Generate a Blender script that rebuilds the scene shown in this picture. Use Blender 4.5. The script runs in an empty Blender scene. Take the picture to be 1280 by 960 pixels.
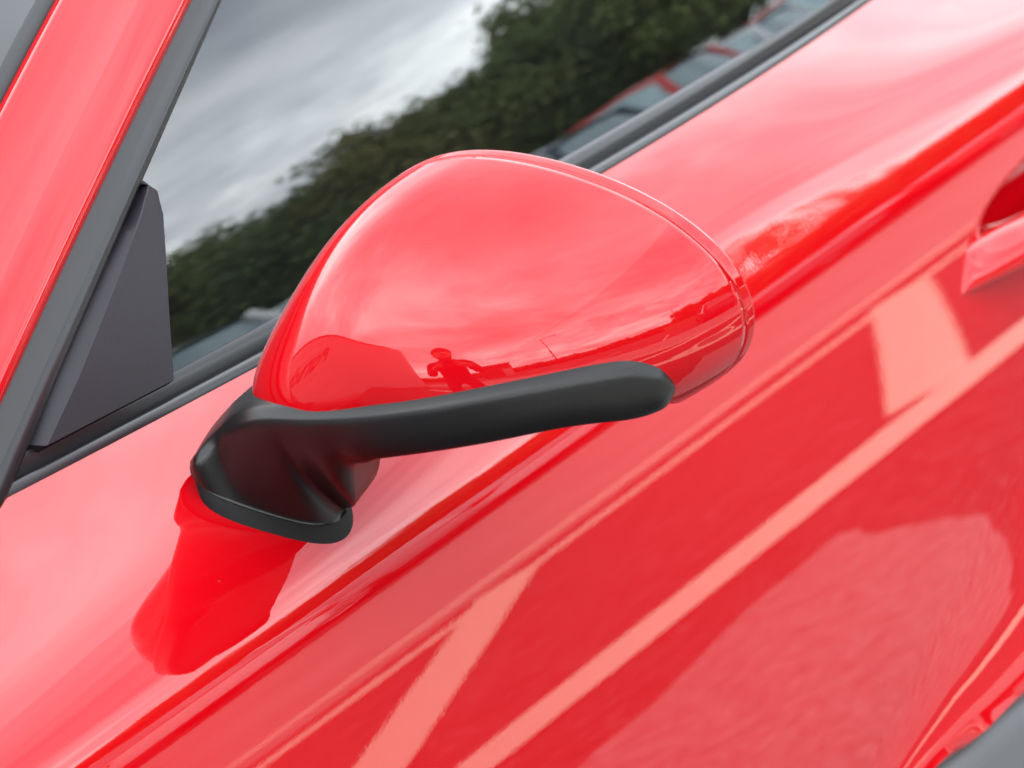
import bpy, bmesh, math, random
from mathutils import Vector, Matrix, noise
import numpy as np

sc = bpy.context.scene
col = sc.collection
rad = math.radians

# ------------------------------------------------------------------ camera
A_, P_, R_ = rad(34.86), rad(12.85), rad(16.0)
cd = Vector((-math.sin(A_)*math.cos(P_), math.cos(A_)*math.cos(P_), -math.sin(P_)))
cr = Vector((math.cos(A_), math.sin(A_), 0))
cu = cr.cross(cd)
CR = cr*math.cos(R_) - cu*math.sin(R_)
CU = cr*math.sin(R_) + cu*math.cos(R_)
CAM = Vector((1.7125, -1.0958, 1.2277))
cam_data = bpy.data.cameras.new('camera')
cam = bpy.data.objects.new('camera', cam_data)
col.objects.link(cam)
m = Matrix((CR, CU, -cd)).transposed().to_4x4()
m.translation = CAM
cam.matrix_world = m
cam_data.sensor_width = 36.0
cam_data.lens = 3876/1280*36
cam_data.clip_start = 0.05
cam_data.clip_end = 2000
cam_data.dof.use_dof = True
cam_data.dof.focus_distance = 1.50
cam_data.dof.aperture_fstop = 12
sc.camera = cam

# ------------------------------------------------------------------ exposure
sc.view_settings.view_transform = 'Standard'
sc.view_settings.look = 'None'
sc.view_settings.gamma = 1.0
sc.view_settings.exposure = 1.72
sc.render.engine = 'CYCLES'
sc.cycles.max_bounces = 8
sc.cycles.use_denoising = True

# ------------------------------------------------------------------ sky
SUN_EL, SUN_AZ = rad(54), rad(228)
world = bpy.data.worlds.new('World')
sc.world = world
world.use_nodes = True
nt = world.node_tree
nt.nodes.clear()
def N(tree, t, **kw):
    n = tree.nodes.new(t)
    for k, v in kw.items():
        if k in n.inputs.keys(): n.inputs[k].default_value = v
        else: setattr(n, k, v)
    return n
def math_node(tree, op, a, b=None, clamp=False):
    n = tree.nodes.new('ShaderNodeMath'); n.operation = op; n.use_clamp = clamp
    for i, v in enumerate((a, b)):
        if v is None: continue
        if isinstance(v, (int, float)): n.inputs[i].default_value = v
        else: tree.links.new(v, n.inputs[i])
    return n.outputs[0]
def mixc(tree, fac, a, b, mode='MIX'):
    n = tree.nodes.new('ShaderNodeMix'); n.data_type = 'RGBA'; n.blend_type = mode
    for i, v in ((0, fac), (6, a), (7, b)):
        if isinstance(v, (int, float)): n.inputs[i].default_value = v
        elif isinstance(v, tuple): n.inputs[i].default_value = v
        else: tree.links.new(v, n.inputs[i])
    return n.outputs[2]
def ramp(tree, src, stops):
    n = tree.nodes.new('ShaderNodeValToRGB')
    els = n.color_ramp.elements
    while len(els) < len(stops): els.new(0.5)
    for e, (p, c) in zip(els, stops):
        e.position = p; e.color = c if len(c) == 4 else (*c, 1)
    tree.links.new(src, n.inputs[0])
    return n.outputs[0]

sky = N(nt, 'ShaderNodeTexSky', sky_type='NISHITA', sun_disc=False, sun_elevation=SUN_EL, sun_rotation=SUN_AZ)
tc = N(nt, 'ShaderNodeTexCoord')
sep = N(nt, 'ShaderNodeSeparateXYZ')
nt.links.new(tc.outputs['Generated'], sep.inputs[0])
zc = math_node(nt, 'ADD', math_node(nt, 'MAXIMUM', sep.outputs[2], 0.0), 0.16)
cx = math_node(nt, 'DIVIDE', sep.outputs[0], zc)
cy = math_node(nt, 'DIVIDE', sep.outputs[1], zc)
comb = N(nt, 'ShaderNodeCombineXYZ')
nt.links.new(cx, comb.inputs[0]); nt.links.new(cy, comb.inputs[1])
n1 = N(nt, 'ShaderNodeTexNoise', Scale=0.85, Detail=9.0, Roughness=0.58, Distortion=0.5)
nt.links.new(comb.outputs[0], n1.inputs['Vector'])
n2 = N(nt, 'ShaderNodeTexNoise', Scale=2.3, Detail=7.0, Roughness=0.6, Distortion=0.3)
nt.links.new(comb.outputs[0], n2.inputs['Vector'])
# raw radiances, scaled by the Background strength below
cloud = ramp(nt, n1.outputs['Fac'], [(0.36, (5.2, 5.6, 6.2)), (0.50, (8.4, 8.8, 9.3)), (0.60, (13.2, 13.6, 13.8)), (0.75, (15.5, 15.6, 15.4))])
cloud = mixc(nt, 1.0, cloud, ramp(nt, n2.outputs['Fac'], [(0.3, (0.78, 0.80, 0.83)), (0.7, (1.15, 1.14, 1.12))]), 'MULTIPLY')
elev = ramp(nt, sep.outputs[2], [(0.0, (1.65, 1.64, 1.58)), (0.20, (1.80, 1.81, 1.77)), (0.30, (1.30, 1.31, 1.31)), (0.40, (1.08, 1.09, 1.10)), (0.52, (1.15, 1.16, 1.17)), (0.64, (1.50, 1.51, 1.52)), (0.78, (1.55, 1.56, 1.57)), (0.90, (1.05, 1.07, 1.10)), (1.0, (0.80, 0.82, 0.86))])
cloud = mixc(nt, 1.0, cloud, elev, 'MULTIPLY')
skyc = mixc(nt, 0.92, sky.outputs[0], cloud)
bg = N(nt, 'ShaderNodeBackground', Strength=0.1)
nt.links.new(skyc, bg.inputs['Color'])
wo = N(nt, 'ShaderNodeOutputWorld')
nt.links.new(bg.outputs[0], wo.inputs['Surface'])

# ------------------------------------------------------------------ sun behind thin cloud
sd = bpy.data.lights.new('sun', 'SUN')
sd.energy = 0.8; sd.angle = rad(170); sd.color = (1.0, 0.95, 0.88)
sun = bpy.data.objects.new('sun', sd)
col.objects.link(sun)
sdir = Vector((math.sin(SUN_AZ)*math.cos(SUN_EL), math.cos(SUN_AZ)*math.cos(SUN_EL), math.sin(SUN_EL)))
sun.rotation_euler = (-sdir).to_track_quat('-Z', 'Y').to_euler()
sun.location = (0, 0, 20)

# ------------------------------------------------------------------ helpers
def tag(o, label=None, cat=None, group=None, kind=None):
    for k, v in (('label', label), ('category', cat), ('group', group), ('kind', kind)):
        if v: o[k] = v
    return o
def empty(name, loc=(0, 0, 0), rz=0, parent=None):
    o = bpy.data.objects.new(name, None); col.objects.link(o)
    o.location = loc; o.rotation_euler[2] = rz; o.empty_display_size = 0.1
    if parent: o.parent = parent
    return o
def mesh_obj(name, verts, faces, mat, parent=None, smooth=True, sharp=None):
    me = bpy.data.meshes.new(name)
    me.from_pydata([tuple(v) for v in verts], [], faces)
    me.validate(); me.update()
    if smooth:
        me.polygons.foreach_set('use_smooth', [True]*len(me.polygons))
        if sharp: me.set_sharp_from_angle(angle=rad(sharp))
    me.materials.append(mat)
    o = bpy.data.objects.new(name, me); col.objects.link(o)
    if parent: o.parent = parent
    return o
def grid(rows, close_u=False, cap0=False, cap1=False, flip=False):
    nr, nc = len(rows), len(rows[0])
    V = [tuple(p) for r in rows for p in r]
    Fc = []
    for i in range(nr-1):
        for j in range(nc if close_u else nc-1):
            k = (j+1) % nc
            q = (i*nc+j, i*nc+k, (i+1)*nc+k, (i+1)*nc+j)
            Fc.append(q[::-1] if flip else q)
    if cap0: Fc.append(tuple(range(nc)) if flip else tuple(range(nc))[::-1])
    if cap1:
        t = tuple((nr-1)*nc+j for j in range(nc)); Fc.append(t[::-1] if flip else t)
    return V, Fc
def merge(*parts):
    V, F = [], []
    for v, f in parts:
        b = len(V); V += [tuple(x) for x in v]; F += [tuple(i+b for i in q) for q in f]
    return V, F
def box(cx, cy, cz, sx, sy, sz):
    V = [(cx+a*sx/2, cy+b*sy/2, cz+c*sz/2) for a in (-1, 1) for b in (-1, 1) for c in (-1, 1)]
    return V, [(0,1,3,2),(4,6,7,5),(0,4,5,1),(2,3,7,6),(0,2,6,4),(1,5,7,3)]
def tube(pts, rs, n=10):
    pts = [Vector(p) for p in pts]
    rows = []
    for i, p in enumerate(pts):
        t = (pts[min(i+1, len(pts)-1)] - pts[max(i-1, 0)]).normalized()
        a = t.cross(Vector((0.31, 0.12, 1))).normalized(); b = t.cross(a)
        r = rs[i] if isinstance(rs, (list, tuple)) else rs
        rows.append([p + a*math.cos(k*math.tau/n)*r + b*math.sin(k*math.tau/n)*r for k in range(n)])
    return grid(rows, close_u=True, cap0=True, cap1=True)
def interp(x, xs, ys):
    if x <= xs[0]: return ys[0]
    for i in range(1, len(xs)):
        if x <= xs[i]:
            w = (x-xs[i-1])/(xs[i]-xs[i-1]); return ys[i-1]*(1-w)+ys[i]*w
    return ys[-1]
def smooth_interp(xs, ys):
    # natural cubic spline
    xs = np.array(xs, float); ys = np.array(ys, float); n = len(xs)
    h = np.diff(xs); M = np.zeros((n, n)); r = np.zeros(n); M[0, 0] = M[-1, -1] = 1
    for i in range(1, n-1):
        M[i, i-1] = h[i-1]; M[i, i] = 2*(h[i-1]+h[i]); M[i, i+1] = h[i]
        r[i] = 6*((ys[i+1]-ys[i])/h[i]-(ys[i]-ys[i-1])/h[i-1])
    m2 = np.linalg.solve(M, r)
    def f(x):
        x = min(max(x, xs[0]), xs[-1]); i = min(max(int(np.searchsorted(xs, x))-1, 0), n-2)
        a = (xs[i+1]-x)/h[i]; b = (x-xs[i])/h[i]
        return float(a*ys[i]+b*ys[i+1]+((a**3-a)*m2[i]+(b**3-b)*m2[i+1])*h[i]**2/6)
    return f
def sstep(a, b, x):
    t = min(max((x-a)/(b-a), 0), 1); return t*t*(3-2*t)

# ------------------------------------------------------------------ materials
def material(name):
    mt = bpy.data.materials.new(name); mt.use_nodes = True
    t = mt.node_tree; b = t.nodes['Principled BSDF']
    return mt, t, b
def simple(name, color, rough=0.5, metal=0.0, coat=0.0, spec=0.5, bump=None, var=None):
    mt, t, b = material(name)
    b.inputs['Base Color'].default_value = (*color, 1); b.inputs['Roughness'].default_value = rough
    b.inputs['Metallic'].default_value = metal; b.inputs['Coat Weight'].default_value = coat
    b.inputs['Coat Roughness'].default_value = 0.03
    b.inputs['Specular IOR Level'].default_value = spec
    tcn = N(t, 'ShaderNodeTexCoord')
    if bump:
        nz = N(t, 'ShaderNodeTexNoise', Scale=bump[0], Detail=3.0)
        t.links.new(tcn.outputs['Object'], nz.inputs['Vector'])
        bp = N(t, 'ShaderNodeBump', Strength=bump[1], Distance=bump[2])
        t.links.new(nz.outputs['Fac'], bp.inputs['Height']); t.links.new(bp.outputs[0], b.inputs['Normal'])
    if var:
        nz = N(t, 'ShaderNodeTexNoise', Scale=var[0], Detail=5.0)
        t.links.new(tcn.outputs['Object'], nz.inputs['Vector'])
        lo = tuple(c*var[1] for c in color); hi = tuple(min(1, c*var[2]) for c in color)
        t.links.new(ramp(t, nz.outputs['Fac'], [(0.3, lo), (0.7, hi)]), b.inputs['Base Color'])
    return mt

def paint(name, color, peel=True):
    mt, t, b = material(name)
    b.inputs['Base Color'].default_value = (*color, 1)
    b.inputs['Roughness'].default_value = 0.55
    b.inputs['Specular IOR Level'].default_value = 0.0
    b.inputs['Coat Weight'].default_value = 1.0
    b.inputs['Coat Roughness'].default_value = 0.012
    b.inputs['Coat IOR'].default_value = 1.52
    if peel:
        tcn = N(t, 'ShaderNodeTexCoord')
        nz = N(t, 'ShaderNodeTexNoise', Scale=420.0, Detail=1.0, Roughness=0.4)
        t.links.new(tcn.outputs['Object'], nz.inputs['Vector'])
        bp = N(t, 'ShaderNodeBump', Strength=0.05, Distance=0.00007)
        t.links.new(nz.outputs['Fac'], bp.inputs['Height'])
        t.links.new(bp.outputs[0], b.inputs['Coat Normal'])
        vo = N(t, 'ShaderNodeTexVoronoi', Scale=38.0)
        t.links.new(tcn.outputs['Object'], vo.inputs['Vector'])
        sp = N(t, 'ShaderNodeSeparateColor'); t.links.new(vo.outputs['Color'], sp.inputs[0])
        keep = math_node(t, 'GREATER_THAN', sp.outputs[0], 0.80)
        rad_ = math_node(t, 'MULTIPLY', sp.outputs[1], 0.045)
        dot = math_node(t, 'MULTIPLY', math_node(t, 'LESS_THAN', vo.outputs['Distance'], rad_), keep)
        t.links.new(mixc(t, math_node(t, 'MULTIPLY', dot, 0.7), (*color, 1), (0.12, 0.03, 0.02, 1)), b.inputs['Base Color'])
        t.links.new(math_node(t, 'ADD', math_node(t, 'MULTIPLY', dot, 0.5), 0.012), b.inputs['Coat Roughness'])
    return mt
def glass_mat(name, tint, refl_boost=1.0):
    mt = bpy.data.materials.new(name); mt.use_nodes = True
    t = mt.node_tree; t.nodes.clear()
    gl = N(t, 'ShaderNodeBsdfGlossy', Roughness=0.004); gl.inputs['Color'].default_value = (0.96, 0.98, 1.0, 1)
    tr = N(t, 'ShaderNodeBsdfTransparent'); tr.inputs['Color'].default_value = (*tint, 1)
    fr = N(t, 'ShaderNodeFresnel', IOR=1.52)
    # two faces of the pane reflect
    f2 = math_node(t, 'DIVIDE', math_node(t, 'MULTIPLY', fr.outputs[0], 2.0*refl_boost), math_node(t, 'ADD', fr.outputs[0], 1.0), clamp=True)
    mx = N(t, 'ShaderNodeMixShader')
    t.links.new(f2, mx.inputs[0]); t.links.new(tr.outputs[0], mx.inputs[1]); t.links.new(gl.outputs[0], mx.inputs[2])
    tcn = N(t, 'ShaderNodeTexCoord'); dn = N(t, 'ShaderNodeTexNoise', Scale=9.0, Detail=6.0, Roughness=0.7)
    t.links.new(tcn.outputs['Object'], dn.inputs['Vector'])
    df = N(t, 'ShaderNodeBsdfDiffuse'); df.inputs['Color'].default_value = (0.55, 0.56, 0.54, 1)
    m2 = N(t, 'ShaderNodeMixShader')
    t.links.new(math_node(t, 'MULTIPLY', dn.outputs['Fac'], 0.012), m2.inputs[0])
    t.links.new(mx.outputs[0], m2.inputs[1]); t.links.new(df.outputs[0], m2.inputs[2])
    o = N(t, 'ShaderNodeOutputMaterial'); t.links.new(m2.outputs[0], o.inputs['Surface'])
    return mt

M_red = paint('red_paint', (0.40, 0.0011, 0.0042))
M_plastic = simple('black_plastic', (0.0042, 0.0040, 0.0043), 0.33, spec=0.36, bump=(1100, 0.22, 0.0003))
M_gasket = simple('black_gasket', (0.006, 0.0055, 0.006), 0.55, spec=0.2, bump=(700, 0.2, 0.0003))
M_trim = simple('satin_trim', (0.012, 0.012, 0.014), 0.28, spec=0.42, bump=(300, 0.05, 0.0003))
M_sail = simple('sail_plastic', (0.014, 0.0125, 0.017), 0.48, spec=0.30, bump=(1500, 0.35, 0.0003))
M_rubber = simple('seal_rubber', (0.008, 0.008, 0.009), 0.45)
M_gap = simple('shut_line', (0.012, 0.004, 0.005), 0.7)
M_glass = glass_mat('side_glass', (0.32, 0.36, 0.35))
M_screen = glass_mat('screen_glass', (0.30, 0.34, 0.33))
M_cabin = simple('cabin_lining', (0.006, 0.006, 0.007), 0.8)
M_mirror = simple('mirror_silver', (0.85, 0.87, 0.88), 0.01, metal=1.0)
M_sill = simple('grey_plastic', (0.075, 0.077, 0.082), 0.45, bump=(400, 0.2, 0.0003))

# ------------------------------------------------------------------ ground
def asphalt_mat():
    mt, t, b = material('asphalt')
    tcn = N(t, 'ShaderNodeTexCoord')
    a = N(t, 'ShaderNodeTexNoise', Scale=0.55, Detail=6.0, Roughness=0.6)
    g = N(t, 'ShaderNodeTexVoronoi', Scale=42.0)
    h = N(t, 'ShaderNodeTexNoise', Scale=9.0, Detail=6.0, Roughness=0.7)
    for n in (a, g, h): t.links.new(tcn.outputs['Object'], n.inputs['Vector'])
    base = ramp(t, a.outputs['Fac'], [(0.3, (0.050, 0.050, 0.052)), (0.7, (0.078, 0.077, 0.076))])
    stone = ramp(t, g.outputs['Distance'], [(0.05, (2.3, 2.2, 2.1)), (0.45, (0.55, 0.55, 0.57))])
    mot = ramp(t, h.outputs['Fac'], [(0.32, (0.50, 0.50, 0.50)), (0.62, (1.45, 1.45, 1.45))])
    c = mixc(t, 1.0, mixc(t, 1.0, base, stone, 'MULTIPLY'), mot, 'MULTIPLY')
    t.links.new(c, b.inputs['Base Color'])
    b.inputs['Roughness'].default_value = 0.85
    bp = N(t, 'ShaderNodeBump', Strength=0.6, Distance=0.006)
    t.links.new(g.outputs['Distance'], bp.inputs['Height']); t.links.new(bp.outputs[0], b.inputs['Normal'])
    return mt
M_asphalt = asphalt_mat()
def patch_mat():
    mt, t, b = material('patched_asphalt')
    tcn = N(t, 'ShaderNodeTexCoord')
    g = N(t, 'ShaderNodeTexVoronoi', Scale=60.0)
    h = N(t, 'ShaderNodeTexNoise', Scale=20.0, Detail=10.0, Roughness=0.82)
    for n in (g, h): t.links.new(tcn.outputs['Object'], n.inputs['Vector'])
    c = mixc(t, 1.0, ramp(t, h.outputs['Fac'], [(0.3, (0.15, 0.15, 0.145)), (0.62, (0.38, 0.375, 0.36))]),
             ramp(t, g.outputs['Distance'], [(0.05, (1.25, 1.22, 1.2)), (0.5, (0.75, 0.76, 0.78))]), 'MULTIPLY')
    t.links.new(c, b.inputs['Base Color']); b.inputs['Roughness'].default_value = 0.9
    return mt
M_patch = patch_mat()
def line_mat():
    mt, t, b = material('line_paint')
    tcn = N(t, 'ShaderNodeTexCoord')
    h = N(t, 'ShaderNodeTexNoise', Scale=22.0, Detail=8.0, Roughness=0.75)
    t.links.new(tcn.outputs['Object'], h.inputs['Vector'])
    t.links.new(ramp(t, h.outputs['Fac'], [(0.30, (0.55, 0.47, 0.35)), (0.44, (0.88, 0.78, 0.60)), (0.7, (0.90, 0.82, 0.66))]), b.inputs['Base Color'])
    b.inputs['Roughness'].default_value = 0.8
    return mt
M_line = line_mat()
g_o = mesh_obj('ground', [(-300, -300, 0), (300, -300, 0), (300, 300, 0), (-300, 300, 0)], [(0, 1, 2, 3)], M_asphalt, smooth=False)
tag(g_o, kind='structure')

# ================================================================== THE CAR
car = empty('sports_car', (0, 0.4, 0))
tag(car, 'glossy red sports car seen close at its wing mirror and door', 'car')
def cpart(name, vf, mat, parent=None, **kw):
    o = mesh_obj(name, vf[0], vf[1], mat, parent or car, **kw)
    o.matrix_parent_inverse = Matrix.Translation((0, -0.4, 0))
    return o
def csub(name, vf, mat, parent, **kw):
    return mesh_obj(name, vf[0], vf[1], mat, parent, **kw)

# ---- flank: section through belt, shoulder and door, swept along the car
SK = [(0, 40), (0.035, 43), (0.067, 47.5), (0.079, 54), (0.090, 60.5), (0.101, 65), (0.113, 69.3), (0.123, 75), (0.132, 80), (0.142, 82), (0.165, 83.3), (0.215, 85.5), (0.295, 89), (0.385, 92.5), (0.47, 96.5), (0.59, 101), (0.70, 106)]
psi = smooth_interp([k[0] for k in SK], [k[1] for k in SK])
DS = 0.0005
sec = [(0.7496, 0.9305)]
S_MAX = 0.70
for i in range(int(S_MAX/DS)):
    a = rad(psi((i+0.5)*DS)); x, z = sec[-1]
    sec.append((x+math.cos(a)*DS, z-math.sin(a)*DS))
secx = [q[0] for q in sec]; secz = [q[1] for q in sec]; ss_ = [i*DS for i in range(len(sec))]
def sec_at(s):
    t = min(max(s/DS, 0), len(sec)-1.001); i = int(t); w = t-i
    return secx[i]*(1-w)+secx[i+1]*w, secz[i]*(1-w)+secz[i+1]*w
def xb(y): return 0.7686-0.1351*(y-0.375)**2
def crease_z(y): return interp(y, [0.20, 0.410, 0.5386, 0.683, 0.88, 1.3], [0.475, 0.5455, 0.5941, 0.630, 0.663, 0.68])
def lip_z(y): return interp(y, [0.25, 0.4767, 0.6055, 1.3], [0.514, 0.514, 0.5068, 0.485])
def flank(y, s):
    x, z = sec_at(s)
    x += (xb(y)-xb(0))*(1-sstep(0.0, 0.112, s))
    # fender and quarter panel fall away fore and aft
    x -= 0.10*max(0, -0.35-y)**2 + 0.05*max(0, y-1.1)**2
    # scooped lower door: below the crease the skin turns out to a lip
    zc_, zl = crease_z(y), lip_z(y)
    w = sstep(0.22, 0.46, y)
    t = zc_-z
    if t > 0 and w > 0:
        Lq = max(zc_-zl, 0.02); q = min(t/Lq, 1.1)
        x += w*Lq*(0.035*(math.sqrt(q*q+0.002)-0.0447)+0.150*q**3)
    if w > 0 and z < zl: x -= w*min(0.05, 3.0*(zl-z))
    # grip recess behind the handle
    ry, rz = (y-0.926)/0.195, (z-0.778)/0.028
    q = ry*ry+rz*rz
    if q < 1: x -= 0.026*sstep(0, 0.55, 1-q)
    return (x, y, z)
def srange():
    out = []; s = 0
    while s < S_MAX:
        out.append(s)
        s += 0.0020 if 0.06 < s < 0.15 else (0.0018 if 0.15 <= s < 0.24 else 0.0055)
    return out+[S_MAX]
S_ALL = srange()
def s_at_z(z): return interp(-z, [-q for q in secz], ss_)
def yrange(a, b, fine=None):
    out = []; y = a
    while y < b-1e-6:
        out.append(y); y += 0.0028 if fine and fine[0] <= y <= fine[1] else 0.016
    return out+[b]
def flank_panel(name, y0, y1, fine=None, extra_edge=True):
    rows = []
    for y in yrange(y0, y1, fine):
        e = min(abs(y-y0), abs(y-y1))
        row = [flank(y, s) for s in S_ALL]
        rows.append(row)
    def inset(row):   # return flange at the shut line
        return [(x-0.012, y, z-0.004) for x, y, z in row]
    rows = [inset(rows[0])]+rows+[inset(rows[-1])]
    top = []
    rows = [[(r[0][0]-0.004, r[0][1], r[0][2]-0.012)]+r for r in rows]
    return cpart(name, grid(rows), M_red, sharp=50)
door = flank_panel('door_panel', -0.34, 1.155, fine=(0.66, 0.98))
flank_panel('front_fender', -1.35, -0.345)
flank_panel('rear_quarter', 1.16, 1.95)
# shut line backing
for y in (-0.3425, 1.1575):
    rows = [[(p[0]-0.010, y-0.012, p[2]) for p in (flank(y, s) for s in S_ALL)], [(p[0]-0.010, y+0.012, p[2]) for p in (flank(y, s) for s in S_ALL)]]
    cpart('shut_line', grid(rows), M_gap)
# lower sill under the lip
rows = []
for y in yrange(-1.3, 1.7):
    x, _, z = flank(y, S_MAX)
    w = sstep(0.22, 0.46, y)
    zl = lip_z(y)
    xl = flank(y, s_at_z(zl+0.001))[0]*w+0.775*(1-w)
    rows.append([(xl-0.016, y, zl*w+0.33*(1-w)-0.004), (xl-0.008, y, zl*w+0.33*(1-w)-0.010), (xl-0.004, y, zl*w+0.33*(1-w)-0.024), (xl-0.006, y, 0.40*w+0.31*(1-w)), (0.83, y, 0.25), (0.78, y, 0.19), (0.60, y, 0.17), (0.0, y, 0.17)])
cpart('sill', grid(rows), M_sill)

# ---- door handle: a slim bar standing in the recess
rows = []
HN = 60
for i in range(HN+1):
    t = i/HN
    y = 0.680+0.30*t
    row = []
    e0 = min(1.0, (t/0.22)) ** 0.6; e1_ = min(1.0, ((1-t)/0.12)) ** 0.5
    xo = 0.838+0.028*sstep(-0.02, 0.42, t)*sstep(1.0, 0.6, t)
    for k in range(28):
        a = k*math.tau/28
        ca, sa = math.cos(a), math.sin(a)
        vz = math.copysign(abs(sa)**0.55, sa)
        z = 0.7655+0.0142*vz*(0.80+0.20*e0)*e1_
        yy = y+0.030*(z-0.752)/0.028*sstep(0.35, 0.0, t)       # the end slants back towards its top
        row.append((xo-0.004+(0.009*e0*e1_+0.0015)*math.copysign(abs(ca)**0.6, ca)-0.011*max(0, vz)*e0, yy, z))
    rows.append(row)
handle = cpart('door_handle', grid(rows, close_u=True, cap0=True, cap1=True, flip=True), M_red)

# ---- belt trim
GLASS_FLIP = True
def glass_x(y, z):
    h = z-0.9425
    return 0.7385+0.5*(xb(y)-0.7496)-(0.165*h+0.5*h*h)
prof = [(0.0015, -0.010), (0.0015, -0.001), (0.0008, 0.0018), (-0.0006, 0.0034), (-0.0022, 0.0037), (-0.0034, 0.0028), (-0.0042, 0.0008), (-0.0050, -0.0005), (-0.0078, -0.0005)]
prof2 = [(-0.0076, -0.001), (-0.0079, 0.0045), (-0.0084, 0.0082), (-0.0092, 0.0108), (-0.0101, 0.0122), (-0.0112, 0.0124)]
rows, rows2 = [], []
for y in yrange(-0.30, 1.05):
    x0 = xb(y); g0 = glass_x(y, 0.9425)
    k = (x0-g0)/0.011
    rows.append([(x0+px*k if px < 0 else x0+px, y, 0.9305+pz) for px, pz in prof])
    rows2.append([(x0+px*k, y, 0.9305+pz) for px, pz in prof2])
cpart('belt_trim', grid(rows, flip=True), M_trim)
cpart('window_wiper_lip', grid(rows2, flip=True), M_trim, sharp=40)

# ---- pillar trim, pillar, windscreen
strip_r = [(0.738, -0.0858, 0.9411), (0.7369, -0.061, 0.9564), (0.7338, -0.0121, 0.9864), (0.7264, 0.069, 1.0344), (0.7124, 0.1845, 1.0966)]
strip_l = [(0.734, -0.0949, 0.9613), (0.7301, -0.0322, 0.9987), (0.7251, 0.0276, 1.0326), (0.7186, 0.0917, 1.0665), (0.7101, 0.1638, 1.102)]
red_r = [(0.736, -0.0888, 0.9693), (0.7324, -0.0334, 1.002), (0.7276, 0.024, 1.0341), (0.7208, 0.0903, 1.0694), (0.7127, 0.1574, 1.1031)]
def resample(pts, lo=0.12, hi=0.55, n=60):
    """curve through the points, carried on past both ends (lo, hi in metres)"""
    P = np.array(pts); d0 = P[1]-P[0]; d0 /= np.linalg.norm(d0); d1 = P[-1]-P[-2]; d1 /= np.linalg.norm(d1)
    # roof curve: flatten while going back
    ext = [P[-1]+d1*hi*k+np.array((-0.03, 0, -0.06))*k*k for k in (0.25, 0.5, 0.75, 1.0)]
    P = np.vstack([P[0]-d0*lo, P, ext])
    t = np.concatenate([[0], np.cumsum(np.linalg.norm(np.diff(P, axis=0), axis=1))])
    fs = [smooth_interp(t, P[:, k]) for k in range(3)]
    return [Vector((fs[0](v), fs[1](v), fs[2](v))) for v in np.linspace(0, t[-1], n)]
def fitline(pts):
    """quadratic smoothing of a traced edge"""
    P = np.array(pts); yv = P[:, 1]
    cxp, czp = np.polyfit(yv, P[:, 0], 2), np.polyfit(yv, P[:, 2], 2)
    return [(np.polyval(cxp, y), y, np.polyval(czp, y)) for y in yv]
SR, SL, RR = (resample(fitline(p)) for p in (strip_r, strip_l, red_r))
Dp = (RR[30]-RR[20]).normalized()
Wv = Vector((-0.0300, -0.0258, 0.0425))
Nout = Dp.cross(Wv).normalized()
if Nout.x < 0: Nout = -Nout
rows = []
for a, b_ in zip(SL, SR):
    n_ = Vector((0.95, 0, 0.28))
    mid = a.lerp(b_, 0.5)
    rows.append([a-n_*0.014, a-n_*0.0055, a.lerp(b_, 0.05)-n_*0.0040, a.lerp(b_, 0.30)-n_*0.0012, a.lerp(b_, 0.62)+n_*0.0016, a.lerp(b_, 0.84)+n_*0.0020, a.lerp(b_, 0.95)-n_*0.0006, b_-n_*0.006])
cpart('pillar_trim', grid(rows, flip=True), M_trim, sharp=70)
rows, rows_s, rows_w = [], [], []
NP = 22
for a in RR:
    row = [a-Nout*0.012-Wv*0.02, a-Nout*0.0055-Wv*0.025]
    for k in range(NP+1):
        t = k/NP
        bulge = 0.0032*4*t*(1-t)-0.0022*max(0, 1-t/0.05)**2-0.002*max(0, (t-0.95)/0.05)**2
        row.append(a+Wv*t+Nout*(bulge-0.004*t))
    row += [a+Wv*1.03-Nout*0.010]
    rows.append(row)
    L = a+Wv*1.0
    wd = Vector((-0.90, -0.36, 0.12)).normalized()
    rows_s.append([L+Wv*0.02-Nout*0.009, L+Wv*0.10-Nout*0.0065, L+Wv*0.17-Nout*0.0095])
    rows_w.append([L+Wv*0.10+wd*(0.62*t)-Nout*0.0095+Vector((0, -0.10, 0.02))*(4*t*(1-t))*0.8 for t in [i/14 for i in range(15)]])
cpart('door_pillar', grid(rows, flip=True), M_red, sharp=60)
cpart('screen_seal', grid(rows_s, flip=True), M_rubber)
cpart('windscreen', grid(rows_w, flip=True), M_screen)
# dark gap between pillar and trim
rows = [[a-Nout*0.006-Wv*0.22, a-Nout*0.006+Wv*0.05] for a in RR]
cpart('pillar_gap', grid(rows, flip=True), M_rubber)

# ---- side window
rows = []
SRy, SRz = [v.y for v in SR], [v.z for v in SR]
for y in yrange(-0.045, 1.45):
    zt = interp(y, SRy, SRz)+0.010 if y < SRy[-1] else SRz[-1]+0.010-0.10*(y-SRy[-1])**2
    rows.append([(glass_x(y, z), y, z) for z in [0.9335+(zt-0.9335)*k/40 for k in range(41)]])
V, Fq = grid(rows, flip=GLASS_FLIP)
cpart('side_window', (V, Fq), M_glass)

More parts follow.
